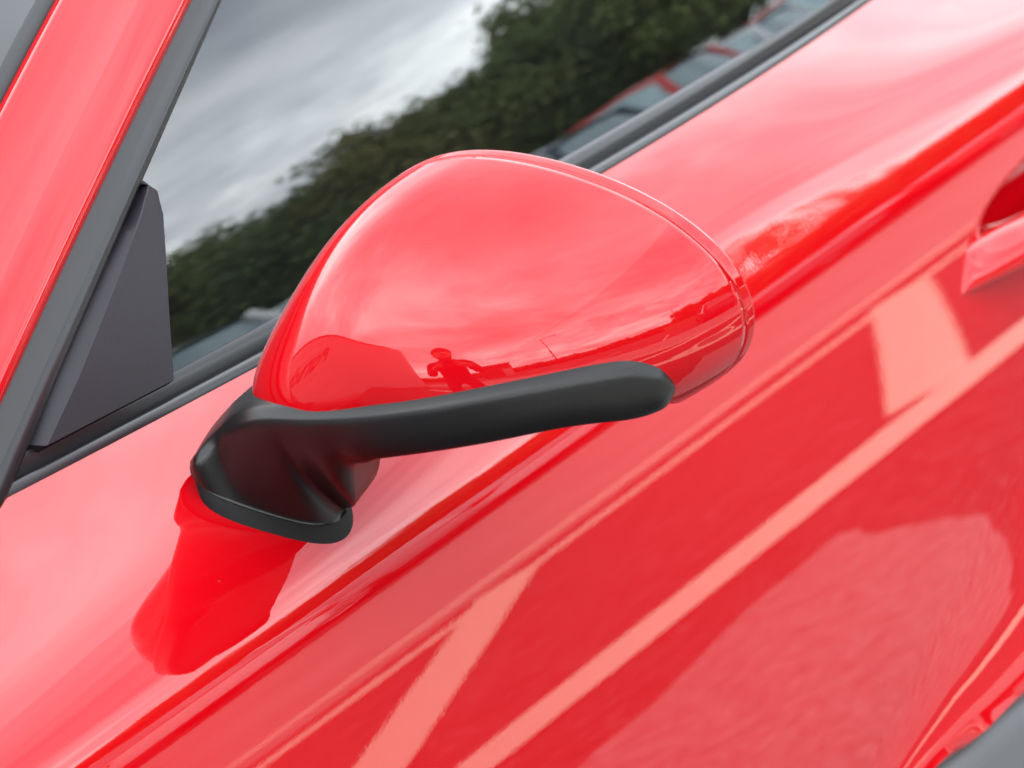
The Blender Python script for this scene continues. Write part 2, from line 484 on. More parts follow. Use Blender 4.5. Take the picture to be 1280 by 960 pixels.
# ---- sail panel in the window corner
sail_l = [(0.7241, 0.0669, 1.0309), (0.726, 0.0458, 1.0196), (0.7285, 0.015, 1.0028), (0.7308, -0.0158, 0.9851), (0.7328, -0.0476, 0.9663), (0.7347, -0.0787, 0.9451)]
sail_m = [(0.7315, 0.0608, 1.0295), (0.7337, 0.0455, 1.0178), (0.7366, 0.0175, 0.9997), (0.739, -0.01, 0.9822), (0.7411, -0.0405, 0.9629), (0.7426, -0.0756, 0.9427)]
sail_r = [(0.732, 0.0661, 1.0242), (0.7345, 0.0622, 1.0134), (0.7388, 0.0484, 0.9916), (0.7422, 0.0364, 0.9724), (0.7447, 0.0273, 0.9567), (0.7469, 0.0187, 0.9413)]
gn = Vector((0.95, 0, 0.30)).normalized()
def dens(pts, n=26):
    P = np.array(pts); t = np.concatenate([[0], np.cumsum(np.linalg.norm(np.diff(P, axis=0), axis=1))])
    return [Vector([float(np.interp(v, t, P[:, k])) for k in range(3)]) for v in np.linspace(0, t[-1], n)]
l_, m_, r_ = dens(sail_l), dens(sail_m), dens(sail_r)
rows = []
rows.append([v-gn*0.006+Vector((0, 0.001, 0.003)) for v in [l_[0]]*2+[m_[0]]*3+[r_[0]]*4])
for i, (a, b_, c_) in enumerate(zip(l_, m_, r_)):
    e_ = (c_-b_).normalized()
    wdt = (c_-b_).length
    rr = min(0.0016, wdt*0.4)
    rows.append([a-gn*0.006, a, b_-(b_-a).normalized()*0.0008, b_+e_*0.0008, b_.lerp(c_, 0.5), c_-e_*rr, c_-e_*rr*0.3-gn*0.0006, c_-gn*0.0022, c_-gn*0.012])
rows.append([v-gn*0.008-Vector((0, 0, 0.0008)) for v in rows[-1]])
cpart('sail_panel', grid(rows, flip=False), M_sail, sharp=28)

# ---- roof, bonnet, cabin so the body closes
rows = []
for a in RR[34:]:
    a = a+Wv*0.9
    rows.append([Vector((a.x*(1-2*k/16), a.y-0.05*math.sin(math.pi*k/16), a.z+0.05*math.sin(math.pi*k/16))) for k in range(17)])
last = rows[-1]
for j in range(1, 14):
    rows.append([Vector((p.x*(1-0.004*j*j*0.3), p.y+0.085*j, p.z-0.0022*j*j)) for p in last])
cpart('roof', grid(rows), M_red)
rows = []
for y in yrange(-1.35, -0.05):
    e = flank(y, 0); zf = e[2]-0.006
    x0 = e[0]-0.004
    rows.append([(x0*(1-2*k/20), y, zf-0.012+0.05*math.sin(math.pi*k/20)-0.02*(0.05+max(0, -0.05-y))*math.sin(math.pi*k/20)) for k in range(21)])
cpart('bonnet', grid(rows), M_red)
V, Fq = merge(box(0.0, 0.70, 0.70, 1.30, 1.70, 0.03), box(0.685, 0.70, 0.81, 0.02, 1.70, 0.21), box(-0.60, 0.70, 0.95, 0.02, 1.7, 0.5), box(-0.1, 1.55, 0.98, 0.9, 0.03, 0.55), box(0, -0.06, 0.86, 1.25, 0.2, 0.10), box(-0.03, 0.95, 1.195, 1.12, 1.2, 0.02))
cpart('cabin_lining', (V, Fq), M_cabin, smooth=False)

# ---- wing mirror
e1 = Vector((0.9409, 0.3387, 0)); fw = Vector((0.3387, -0.9409, 0)); up = Vector((0, 0, 1))
MC = Vector((0.9209, 0.0810, 0.9451))
def ML(u, f, z): return MC+e1*u+fw*f+up*(z-MC.z)
CP = [(0.1023, -0.0196), (0.0718, 0.0276), (0.0128, 0.0664), (-0.043, 0.0781), (-0.0904, 0.0365), (-0.1273, -0.0033), (-0.1112, -0.0276), (-0.0454, -0.0549), (0.0355, -0.0717), (0.0928, -0.0594)]
AP = fw*0.0875+e1*(-0.0597)+up*(-0.0128)
def rim_pts(M=192):
    n = len(CP); out = []
    for k in range(M):
        t = k/M*n; i = int(t); u = t-i
        g = lambda q: CP[(i+q) % n]
        w = ((1-u)**3/6, (3*u**3-6*u*u+4)/6, (-3*u**3+3*u*u+3*u+1)/6, u**3/6)
        out.append(tuple(sum(w[q]*g(q-1)[d] for q in range(4)) for d in (0, 1)))
    return out
RIM = rim_pts()
bot = smooth_interp([-0.175, -0.10, -0.075, -0.015, 0.026, 0.043, 0.051, 0.0560, 0.0590], [0.902, 0.9035, 0.9025, 0.8968, 0.8905, 0.8862, 0.8858, 0.8880, 0.8925])
def dome_row(ph, scale=1.0):
    return [MC+AP*math.cos(ph)+(e1*a+up*b)*math.sin(ph)*scale for a, b in RIM]
wm = empty('wing_mirror', (0.80, 0.0, 0.88), parent=car)
wm.matrix_parent_inverse = Matrix.Translation((0, -0.4, 0))
def mpart(name, vf, mat, **kw):
    o = mesh_obj(name, vf[0], vf[1], mat, wm, **kw)
    o.matrix_parent_inverse = Matrix.Translation((-0.80, 0, -0.88))
    return o
PH_SEAM = rad(86.3)
rows = [dome_row(0.0006)]+[dome_row(PH_SEAM*(k/72)) for k in range(1, 73)]
rows.append([q+(MC-q).normalized()*0.0006 for q in dome_row(PH_SEAM+0.004)])
rows.append([q+(MC-q).normalized()*0.0030 for q in dome_row(PH_SEAM+0.006)])
def clip_low(p):
    u = (p-MC).dot(e1)
    w = sstep(0.056, 0.040, u)
    lo = bot(min(u, 0.05))+0.004
    if p.z < lo: p.z += (lo-p.z)*w
    return p
rows = [[clip_low(p) for p in r] for r in rows]
V, Fq = grid(rows, close_u=True, cap0=True)
mpart('mirror_cap', (V, Fq), M_red)
rows = [[q+(MC-q).normalized()*0.0035 for q in dome_row(PH_SEAM+0.010)], [q+(MC-q).normalized()*0.0008 for q in dome_row(PH_SEAM+0.0135)], dome_row(PH_SEAM+0.020)]
rows += [dome_row(PH_SEAM+0.020+(math.pi/2-PH_SEAM-0.020)*k/8) for k in range(1, 9)]
rows += [[MC-fw*d_+(e1*a+up*b)*s_ for a, b in RIM] for d_, s_ in ((0.0030, 0.996), (0.0055, 0.984), (0.0068, 0.968), (0.0060, 0.945))]
rows = [[clip_low(p) for p in r] for r in rows]
mpart('mirror_rim', grid(rows, close_u=True, flip=False), M_red)
rows = [[clip_low(MC-fw*0.0062+(e1*a+up*b)*0.95) for a, b in RIM], [MC-fw*0.0062+(e1*a+up*b)*0.02 for a, b in RIM]]
mpart('mirror_glass', grid(rows, close_u=True), M_mirror, smooth=False)

# arm and foot of black plastic
FR = [(-0.170, 0.030), (-0.165, 0.046), (-0.155, 0.0600), (-0.141, 0.0695), (-0.122, 0.0785), (-0.103, 0.0842), (-0.0715, 0.0905), (-0.0313, 0.0882), (-0.0071, 0.0814), (0.0165, 0.0714), (0.0394, 0.0586), (0.0501, 0.0510), (0.0570, 0.0435), (0.0600, 0.037)]
ff_ = smooth_interp([q[0] for q in FR], [q[1] for q in FR])
def door_z(x, y):
    lo, hi = 0.0, 0.13
    for _ in range(22):
        mid = (lo+hi)/2
        if flank(y, mid)[0] >= x: hi = mid
        else: lo = mid
    return flank(y, hi)[2]
FC, FA, FB = (-0.1415, 0.0330), 0.0395, 0.0185       # footprint of the foot: an ellipse set slantwise on the door
FM, FN = (-0.58, 0.8146), (0.8146, 0.58)
def foot_ring(grow=0.0, lift=0.0):
    row = []
    for k in range(64):
        a = k*math.tau/64
        c_, s_ = (FA+grow)*math.cos(a), (FB+grow)*math.sin(a)
        p = ML(FC[0]+c_*FM[0]+s_*FN[0], FC[1]+c_*FM[1]+s_*FN[1], 0)
        row.append(Vector((p.x, p.y, door_z(p.x, p.y)+lift)))
    return row
FR_ = math.hypot(FA*FM[0], FB*FN[0]); FPH = math.atan2(FB*FN[0], FA*FM[0])
U0, U1 = FC[0]-FR_, FC[0]+FR_
def foot_f(u, side):
    th = math.acos(min(1, max(-1, (u-FC[0])/FR_)))
    fs = [FC[1]+FA*math.cos(FPH+q*th)*FM[1]+FB*math.sin(FPH+q*th)*FN[1] for q in (1, -1)]
    return max(fs) if side > 0 else min(fs)
ztop = smooth_interp([-0.1670, -0.1640, -0.160, -0.155, -0.150, -0.140, -0.128, -0.103, -0.0715, -0.0313, 0.0165, 0.0394, 0.0485, 0.0540, 0.0575, 0.0592],
                     [0.9130, 0.9155, 0.9187, 0.9222, 0.9255, 0.9312, 0.9350, 0.9330, 0.9294, 0.9256, 0.9199, 0.9156, 0.9120, 0.9070, 0.9008, 0.8945])
def skin_z(u, f):
    p = ML(u, f, 0); return door_z(p.x, p.y)+0.0112
FEND = foot_f(U1-1e-5, 1); ZEND = skin_z(U1, FEND)
zrise = smooth_interp([U1, U1+0.0075, U1+0.0165, -0.089, -0.080, -0.071], [ZEND, ZEND+0.0035, ZEND+0.0110, 0.8955, 0.9000, 0.9022])
US = [U0+d for d in (0.00002, 0.0002, 0.0006, 0.0013, 0.0024, 0.0040, 0.0060)]
u = U0+0.0080
while u < 0.0515: US.append(u); u += 0.0022
US += [0.0530, 0.0545, 0.0558, 0.0568, 0.0576, 0.0582, 0.0586, 0.0588]
rows = []
for u in US:
    fa = ff_(u)+(foot_f(U0+1e-5, 1)-ff_(U0))*sstep(-0.148, U0, u)
    zt = ztop(u)
    if u < U1:
        fb, bk = foot_f(u, 1), foot_f(u, -1); zb = skin_z(u, fb); zbk = skin_z(u, bk)
    elif u < -0.071:
        w = (u-U1)/(-0.071-U1)
        fb = FEND+(fa-0.006-FEND)*sstep(-0.25, 1.0, w)**0.8; bk = FEND-0.006-0.004*w; zb = zrise(u); zbk = zb
    else:
        fb = fa-0.0045; bk = -0.002; zb = bot(u); zbk = zb
    H = max(zt-zb, 0.0005)
    bt = bk+(min(0.0, fa-0.01)-bk)*sstep(U0, -0.132, u)
    d_ = min(1.0, H/0.022)
    zr = zt-0.0052*d_
    row = [ML(u, bt, zt+0.003*d_), ML(u, max(bt, fa-0.028*d_), zt+0.0042*d_), ML(u, max(bt, fa-0.012*d_), zt+0.0016*d_), ML(u, fa-0.0058*d_, zt+0.0003*d_), ML(u, fa-0.0046*d_, zt-0.0002*d_),
           ML(u, fa-0.0012*d_, zr+0.0012*d_), ML(u, fa-0.0003*d_, zr)]
    arm_w = sstep(-0.112, -0.072, u)
    for w in (0.08, 0.2, 0.34, 0.48, 0.62, 0.75, 0.86, 0.94):
        sh = (w**1.7)*(1-arm_w)+(w**4)*arm_w
        row.append(ML(u, fa+(fb-fa)*sh, (zr-0.0008*d_)+(zb-(zr-0.0008*d_))*w))
    row += [ML(u, fb-0.0003*arm_w, zb+0.0006*arm_w), ML(u, fb-0.0030*arm_w, zb), ML(u, fb+(bk-fb)*0.3, zb+(zbk-zb)*0.3), ML(u, fb+(bk-fb)*0.7, zb+(zbk-zb)*0.7), ML(u, bk, zbk), ML(u, bk, zbk+(zt-zbk)*0.5)]
    rows.append(row)
arm = mpart('mirror_arm', grid(rows, close_u=True, cap0=True, cap1=True), M_plastic)
bm = bmesh.new(); bm.from_mesh(arm.data); bmesh.ops.recalc_face_normals(bm, faces=bm.faces[:]); bm.to_mesh(arm.data); bm.free()
rows = [foot_ring(grow=-0.0008, lift=-0.014), foot_ring(grow=-0.0008, lift=0.0102), foot_ring(grow=-0.0015, lift=0.0109), foot_ring(grow=-0.0035, lift=0.0118)]
mpart('foot_gasket', grid(rows, close_u=True), M_gasket)
#ENV
# ================================================================== AROUND THE CAR (seen in the paint and glass)
rnd = random.Random(7)
npr = np.random.default_rng(11)
# ---- worn lane, patch and painted lines, each sheet a few millimetres up
def sheet(name, pts, z, mat, kind='structure', parent=None):
    o = mesh_obj(name, [(x, y, z) for x, y in pts], [tuple(range(len(pts)))], mat, parent, smooth=False)
    if kind: o['kind'] = kind
    return o
def lane_mat():
    mt, t, b = material('worn_asphalt')
    tcn = N(t, 'ShaderNodeTexCoord')
    h = N(t, 'ShaderNodeTexNoise', Scale=1.4, Detail=8.0, Roughness=0.65)
    t.links.new(tcn.outputs['Object'], h.inputs['Vector'])
    t.links.new(ramp(t, h.outputs['Fac'], [(0.3, (0.27, 0.262, 0.25)), (0.7, (0.37, 0.36, 0.345))]), b.inputs['Base Color'])
    b.inputs['Roughness'].default_value = 0.9
    return mt
M_lane = lane_mat()
def wobble(p, q, n, amp):
    return [(p[0]+(q[0]-p[0])*i/n+rnd.uniform(-amp, amp), p[1]+(q[1]-p[1])*i/n+rnd.uniform(-amp, amp)) for i in range(n)]
sheet('lane', [(5.75, -14), (9.2, -14), (5.9, 24), (2.55, 24)], 0.004, M_lane)
cs = [(1.0, 0.3), (2.12, 0.4), (2.08, 1.5), (2.12, 2.58), (1.62, 2.28), (1.0, 2.1)]
pp = []
for i in range(len(cs)): pp += wobble(cs[i], cs[(i+1) % len(cs)], 9, 0.022)
sheet('asphalt_patch', pp, 0.004, M_patch)
def stripe(p, q, w, z=0.008, name='painted_line'):
    p, q = Vector((*p, 0)), Vector((*q, 0))
    n = Vector((-(q-p).y, (q-p).x, 0)).normalized()*w/2
    k = max(2, int((q-p).length/0.09))
    a = [p.lerp(q, i/k)+n*(1+rnd.uniform(-0.035, 0.025)) for i in range(k+1)]
    b = [p.lerp(q, i/k)-n*(1+rnd.uniform(-0.035, 0.025)) for i in range(k+1)]
    V = [(v.x, v.y, z) for v in a]+[(v.x, v.y, z) for v in b]
    Fq = [(i, i+1, k+2+i, k+1+i) for i in range(k)]
    o = mesh_obj(name, V, Fq, M_line, smooth=False)
    o['kind'] = 'structure'
    return o
def lx(x, y): return x-0.13*(y-3.0)           # the bay lines run a little askew to the car
stripe((lx(2.40, -6), -6), (lx(2.40, 9), 9), 0.195)
stripe((lx(4.16, -6), -6), (lx(4.16, 12), 12), 0.11)
for k in range(-3, 4):
    y0 = 1.70+1.74*k
    p0 = (lx(2.40, y0)+0.10, y0+0.10)
    stripe(p0, (p0[0]+1.42, p0[1]+2.46), 0.18, 0.0081)
stripe((lx(4.55, -6), -6), (lx(4.55, 12), 12), 0.09, 0.0082)
for k in range(-2, 5):
    stripe((8.0, -3+2.5*k), (12.2, -3+2.5*k), 0.10, 0.0083)
# ring of pale concrete round a manhole
rows = [[(3.05+r*math.cos(a*math.tau/40), 0.62+r*math.sin(a*math.tau/40), 0.009) for a in range(40)] for r in (0.36, 0.29)]
o = mesh_obj('manhole_surround', *grid(rows, close_u=True, flip=True), M_line, smooth=False); o['kind'] = 'structure'
rows = [[(3.05+r*math.cos(a*math.tau/40), 0.62+r*math.sin(a*math.tau/40), 0.0125-0.004*(r > 0.26)) for a in range(40)] for r in (0.27, 0.255, 0.01)]
o = mesh_obj('manhole_cover', *grid(rows, close_u=True, flip=True), simple('cast_iron', (0.16, 0.15, 0.14), 0.5, metal=0.4, bump=(60, 0.6, 0.004)), smooth=False)
tag(o, 'round cast iron manhole cover beside the painted hatching', 'manhole cover')

# ---- grassy bank
M_grass = simple('grass', (0.075, 0.105, 0.028), 0.9, var=(1.2, 0.55, 1.5), bump=(25, 0.8, 0.05))
def bank_h(r): return 1.5*sstep(27.0, 37.0, r)
rows = []
for i in range(40):
    az = rad(-4+106*i/39)
    rows.append([(1+math.cos(az)*r, 0.3+math.sin(az)*r, 0.02+bank_h(r)+0.08*noise.noise(Vector((i*0.6, r*0.5, 0)))) for r in (26.5, 28, 29.5, 31, 33, 35, 37, 40, 48, 60)])
o = mesh_obj('grass_bank', *grid(rows), M_grass); o['kind'] = 'structure'

# ---- trees
def leaf_mat(name, c0, c1):
    mt, t, b = material(name)
    gi = N(t, 'ShaderNodeNewGeometry'); 
    oi = N(t, 'ShaderNodeObjectInfo')
    f = math_node(t, 'FRACT', math_node(t, 'ADD', gi.outputs['Random Per Island'], oi.outputs['Random']))
    t.links.new(ramp(t, f, [(0.0, c0), (1.0, c1)]), b.inputs['Base Color'])
    b.inputs['Roughness'].default_value = 0.65
    b.inputs['Specular IOR Level'].default_value = 0.25
    return mt
LM = [leaf_mat('leaf_dark', (0.060, 0.090, 0.028), (0.130, 0.175, 0.055)), leaf_mat('leaf_mid', (0.085, 0.115, 0.030), (0.175, 0.205, 0.065)), leaf_mat('leaf_olive', (0.110, 0.115, 0.030), (0.215, 0.205, 0.070))]
M_bark = simple('bark', (0.06, 0.048, 0.036), 0.9, bump=(12, 0.8, 0.02))
def leaves(centers, per, spread, size):
    n = len(centers)*per
    c = np.repeat(np.asarray(centers), per, 0)+npr.normal(0, 1, (n, 3))*spread
    a = npr.normal(0, 1, (n, 3)); a /= np.linalg.norm(a, axis=1)[:, None]
    b = np.cross(a, npr.normal(0, 1, (n, 3))); b /= np.linalg.norm(b, axis=1)[:, None]
    s = (size*npr.uniform(0.6, 1.35, n))[:, None]
    V = np.stack([c-a*s, c+b*s*0.55, c+a*s, c-b*s*0.55], 1).reshape(-1, 3)
    return V
def leaf_mesh(name, V, mat):
    n = len(V)//4
    me = bpy.data.meshes.new(name)
    me.vertices.add(len(V)); me.vertices.foreach_set('co', V.astype(np.float32).ravel())
    me.loops.add(len(V)); me.loops.foreach_set('vertex_index', np.arange(len(V), dtype=np.int32))
    me.polygons.add(n); me.polygons.foreach_set('loop_start', np.arange(0, len(V), 4, dtype=np.int32))
    me.update(calc_edges=True); me.validate(); me.materials.append(mat)
    return me
def tree_meshes(h, w, lm, seed):
    r = np.random.default_rng(seed)
    lobes = [(np.array((0, 0, h*0.56)), np.array((w*0.72, w*0.72, h*0.40)))]
    for k in range(7):
        a = r.uniform(0, math.tau)
        lobes.append((np.array((math.cos(a)*w*0.55, math.sin(a)*w*0.55, h*r.uniform(0.28, 0.82))), np.array((w*0.42, w*0.42, h*0.19))*r.uniform(0.75, 1.2)))
    cs = []
    for c, rr in lobes:
        k = int(16+34*(rr[0]/w))
        u = r.normal(0, 1, (k, 3)); u /= np.linalg.norm(u, axis=1)[:, None]
        cs.append(c+u*rr*r.uniform(0.62, 1.05, (k, 1)))
    cs = np.vstack(cs); cs[:, 2] = np.maximum(cs[:, 2], 0.25)
    crown = leaf_mesh('crown', leaves(cs, 60, np.array((0.26, 0.26, 0.20))*w/2.2, 0.105), LM[lm])
    parts = [tube([(0, 0, -0.3), (0.03, 0.02, h*0.25), (-0.04, 0.03, h*0.5), (0.02, 0, h*0.8)], [0.16, 0.13, 0.09, 0.02], 9)]
    for k in range(5):
        a = r.uniform(0, math.tau); z0 = h*r.uniform(0.2, 0.5)
        parts.append(tube([(0, 0, z0), (math.cos(a)*w*0.3, math.sin(a)*w*0.3, z0+h*0.12), (math.cos(a)*w*0.62, math.sin(a)*w*0.62, z0+h*0.26)], [0.07, 0.045, 0.012], 7))
    V, Fq = merge(*parts)
    tm = bpy.data.meshes.new('trunk'); tm.from_pydata(V, [], Fq); tm.update(); tm.materials.append(M_bark)
    return crown, tm
protos = [tree_meshes(4.9, 2.3, 0, 1), tree_meshes(5.3, 2.5, 1, 2), tree_meshes(4.5, 2.2, 0, 3), tree_meshes(5.0, 2.4, 2, 4), tree_meshes(4.2, 2.1, 1, 5)]
def tree(x, y, z, k, s, label, group):
    t = empty('broadleaf_tree', (x, y, z), rnd.uniform(0, 6.28))
    t.scale = (s, s, s)
    tag(t, label, 'tree', group)
    for nm, me in zip(('crown', 'trunk'), protos[k]):
        o = bpy.data.objects.new(nm, me); col.objects.link(o); o.parent = t
TL, TG = 'dense green tree in the wood mirrored in the side window', 'trees mirrored in the side window'
k = 0
az = 2.0
while az < 92:
    r = 36.5+rnd.uniform(-0.8, 0.8)
    s = 0.88+0.20*sstep(43, 51, az)+rnd.uniform(-0.10, 0.10)
    a = rad(az); tree(1+math.cos(a)*r, 0.3+math.sin(a)*r, bank_h(r)-0.1, k % 5, s, TL, TG); k += 1
    az += 4.0+rnd.uniform(-0.5, 0.5)
az = 4.5
while az < 92:
    r = 41+rnd.uniform(-1, 1)
    s = 1.02+0.20*sstep(44, 51, az)+rnd.uniform(-0.14, 0.14)
    a = rad(az); tree(1+math.cos(a)*r, 0.3+math.sin(a)*r, 1.45, (k*2+1) % 5, s, TL, TG); k += 1
    az += 4.6+rnd.uniform(-0.7, 0.7)
# far hedge line ahead of the car
cs = []
for i in range(900):
    az = rad(rnd.uniform(-84, 6)); r = 52+rnd.uniform(-2, 2)
    hh = 3.0+1.6*noise.noise(Vector((az*7, 0, 3)))+0.8*noise.noise(Vector((az*23, 0, 3)))
    cs.append((math.cos(az)*r, math.sin(az)*r, rnd.uniform(0.1, 1)*hh))
o = bpy.data.objects.new('hedgerow', leaf_mesh('hedgerow', leaves(cs, 22, np.array((0.9, 0.9, 0.35)), 0.42), LM[0])); col.objects.link(o)
tag(o, 'distant dark hedgerow along the skyline mirrored in the red cap', 'hedge', kind='stuff')

# ---- parked cars across the lane
M_tyre = simple('tyre', (0.012, 0.012, 0.012), 0.8)
M_rim = simple('alloy', (0.45, 0.46, 0.47), 0.3, metal=0.8)
M_dglass = simple('dark_glass', (0.20, 0.27, 0.29), 0.03, metal=0.7, spec=0.9)
M_lampw = simple('lamp_lens', (0.75, 0.77, 0.80), 0.1)
M_lampr = simple('tail_lens', (0.45, 0.01, 0.01), 0.15)
def car_meshes(L, W, H):
    """hatchback with its nose at -y; all sections closed rings"""
    st = [(-0.5, 0.30, 0.40, 0.55), (-0.485, 0.26, 0.66, 0.80), (-0.40, 0.20, 0.74, 0.92), (-0.25, 0.18, 0.88, 0.98), (-0.10, 0.18, 0.94, 1.0), (0.2, 0.18, 0.96, 1.0), (0.38, 0.20, 0.97, 0.98), (0.47, 0.26, 0.93, 0.92), (0.5, 0.34, 0.72, 0.82)]
    rows = []
    for t, zb, zt, w in st:
        hw = W/2*w; y = t*L; zt *= H/1.5; m_ = (zb+zt)/2
        half = [(0.0, zb), (0.80, zb), (0.96, zb+0.08), (1.0, m_), (0.985, zt-0.16), (0.93, zt-0.03), (0.80, zt), (0, zt+0.02)]
        rows.append([(a*hw, y, z) for a, z in half]+[(-a*hw, y, z) for a, z in half[-2:0:-1]])
    body = grid(rows, close_u=True, cap0=True, cap1=True, flip=True)
    cab = [(-0.16, 0.90, 0.02), (-0.02, 0.83, 0.46), (0.10, 0.80, 0.53), (0.28, 0.79, 0.53), (0.40, 0.80, 0.45), (0.485, 0.85, 0.02)]
    rows, roof = [], []
    for t, w, h in cab:
        zb = 0.93*H/1.5; zt = zb+h*(H-zb)/0.55
        hw0, hw1 = W/2*0.93, W/2*(w-0.09)
        rows.append([(hw0, t*L, zb), (hw0*0.5+hw1*0.5+0.02, t*L, (zb+zt)/2), (hw1, t*L, zt-0.02), (hw1*0.8, t*L, zt), (0, t*L, zt+0.02), (-hw1*0.8, t*L, zt), (-hw1, t*L, zt-0.02), (-hw0*0.5-hw1*0.5-0.02, t*L, (zb+zt)/2), (-hw0, t*L, zb)])
    glass = grid(rows, cap0=False)
    for t, w, h in [(-0.03, 0.83, 0.45), (0.10, 0.80, 0.53), (0.28, 0.79, 0.53), (0.41, 0.80, 0.45)]:
        zb = 0.93*H/1.5; zt = zb+h*(H-zb)/0.55+0.008
        hw1 = W/2*(w-0.09)+0.006
        roof.append([(hw1+0.012, t*L, zt-0.07), (hw1, t*L, zt-0.02), (hw1*0.8, t*L, zt), (0, t*L, zt+0.02), (-hw1*0.8, t*L, zt), (-hw1, t*L, zt-0.02), (-hw1-0.012, t*L, zt-0.07)])
    zb = 0.93*H/1.5
    pil = []
    for sx in (-1, 1):
        for t0, w0, h0, t1, w1, h1, wd in ((-0.165, 0.93, 0.0, -0.025, 0.75, 0.45, 0.045), (0.13, 0.94, 0.0, 0.14, 0.725, 0.50, 0.045), (0.47, 0.93, 0.0, 0.40, 0.725, 0.44, 0.06)):
            z1 = zb+h1*(H-zb)/0.55
            pil.append(tube([(sx*W/2*w0, t0*L, zb-0.02), (sx*(W/2*(w0+w1)/2+0.025), (t0+t1)/2*L, (zb+z1)/2), (sx*W/2*w1, t1*L, z1)], wd, 8))
    roofm = merge(grid(roof), *pil)
    n = 20
    def ring(r, x): return [(x, r*math.cos(a*math.tau/n), r*math.sin(a*math.tau/n)) for a in range(n)]
    tyre = grid([ring(0.20, 0.0), ring(0.30, 0.0), ring(0.325, 0.03), ring(0.325, 0.17), ring(0.30, 0.20), ring(0.20, 0.20)], close_u=True)
    rim = grid([ring(0.21, 0.01), ring(0.19, 0.02), ring(0.17, 0.05), ring(0.07, 0.03), ring(0.01, 0.025)], close_u=True)
    rim2 = grid([ring(0.21, 0.19), ring(0.19, 0.18), ring(0.17, 0.15), ring(0.07, 0.17), ring(0.01, 0.175)], close_u=True)
    return body, glass, roofm, tyre, merge(rim, rim2)
def parked_car(x, y, rz, L, W, H, paintm, label, group='cars parked across the lane'):
    c = empty('parked_car', (x, y, 0), rz); tag(c, label, 'car', group)
    body, glass, roofm, tyre, rim = car_meshes(L, W, H)
    mesh_obj('body', *body, paintm, c, sharp=45); mesh_obj('windows', *glass, M_dglass, c, sharp=30); mesh_obj('roof', *roofm, paintm, c, sharp=45)
    for sx in (-1, 1):
        for ty in (-0.31, 0.30):
            w = mesh_obj('wheel', *tyre, M_tyre, c); w.location = (sx*(W/2-0.12)-0.10, ty*L, 0.325)
            mesh_obj('rim', *rim, M_rim, w)
        o = mesh_obj('headlight', *box(sx*W*0.36, -0.487*L, 0.60, 0.26, 0.07, 0.13), M_lampw, c, smooth=False)
        o = mesh_obj('tail_light', *box(sx*W*0.40, 0.492*L, 0.80, 0.16, 0.05, 0.20), M_lampr, c, smooth=False)
P_red2 = paint('parked_red_paint', (0.50, 0.012, 0.010), False); P_silver = paint('parked_silver_paint', (0.55, 0.57, 0.60), False)
P_white = paint('parked_white_paint', (0.75, 0.76, 0.77), False); P_dark = paint('parked_blue_paint', (0.02, 0.035, 0.06), False)
hp = math.pi/2
parked_car(9.9, 7.0, hp, 4.2, 1.80, 1.62, P_white, 'white hatchback, parked leftmost of the cars mirrored in the side window')
parked_car(9.9, 9.6, hp, 4.3, 1.80, 1.50, P_silver, 'silver hatchback, parked between the white and the dark blue car')
parked_car(9.8, 12.1, hp, 4.2, 1.80, 1.52, P_dark, 'dark blue hatchback, parked between the silver and the red car')
parked_car(9.9, 14.6, hp, 4.2, 1.82, 1.62, P_red2, 'red hatchback parked across the lane, mirrored at the window foot')
parked_car(9.9, 17.2, hp, 4.3, 1.80, 1.50, P_silver, 'silver hatchback, parked beyond the red one across the lane')
parked_car(9.9, 19.8, hp, 4.3, 1.80, 1.60, P_red2, 'red hatchback, parked last in the row across the lane')
parked_car(9.9, 2.0, hp, 4.2, 1.80, 1.50, P_dark, 'dark blue hatchback, parked alone across the lane by the hedgerow')

# ---- building with a fascia sign, ahead and to the far side of the car
M_wall = simple('cladding', (0.40, 0.40, 0.41), 0.55, var=(0.5, 0.93, 1.05))
M_seam = simple('cladding_seam', (0.12, 0.12, 0.13), 0.6)
M_letter = simple('sign_letters', (0.012, 0.012, 0.014), 0.4)
bl = empty('showroom_building', (-2.1, -7.4, 0), rad(-22))
tag(bl, 'pale clad showroom with rounded corner and dark sign lettering, mirrored in the cap', 'building')
# local frame: +y faces the car, +x runs to the viewer's left
pl = [(-15.0, 0.0)]+[(7.4+2.4*math.sin(rad(a)), -2.4+2.4*math.cos(rad(a))) for a in range(0, 91, 10)]+[(9.8, -9), (-15.0, -9)]
V = [(x, y, 0) for x, y in pl]+[(x, y, 6.0) for x, y in pl]
n = len(pl)
Fq = [(i, (i+1) % n, n+(i+1) % n, n+i) for i in range(n)]+[tuple(range(n, 2*n))]
mesh_obj('wall', V, [q[::-1] for q in Fq], M_wall, bl, smooth=False)
for z in (1.1, 2.2, 3.3, 4.6, 5.4):
    mesh_obj('seam', *box(-3.8, 0.006, z, 22.2, 0.012, 0.02), M_seam, bl, smooth=False)
mesh_obj('parapet', *box(-3.8, 0.03, 6.02, 22.3, 0.10, 0.10), M_seam, bl, smooth=False)
fc = bpy.data.curves.new('sign_text', 'FONT'); fc.body = 'Porsche Centre'; fc.size = 1.45; fc.extrude = 0.03; fc.align_x = 'CENTER'
fo = bpy.data.objects.new('sign_text_src', fc); col.objects.link(fo)
bpy.context.view_layer.update()
sm = bpy.data.meshes.new_from_object(fo.evaluated_get(bpy.context.evaluated_depsgraph_get()))
bpy.data.objects.remove(fo)
sm.materials.clear(); sm.materials.append(M_letter)
so = bpy.data.objects.new('sign_lettering', sm); col.objects.link(so); so.parent = bl
so.location = (-6.0, 0.045, 3.75); so.rotation_euler = (rad(90), 0, rad(180))

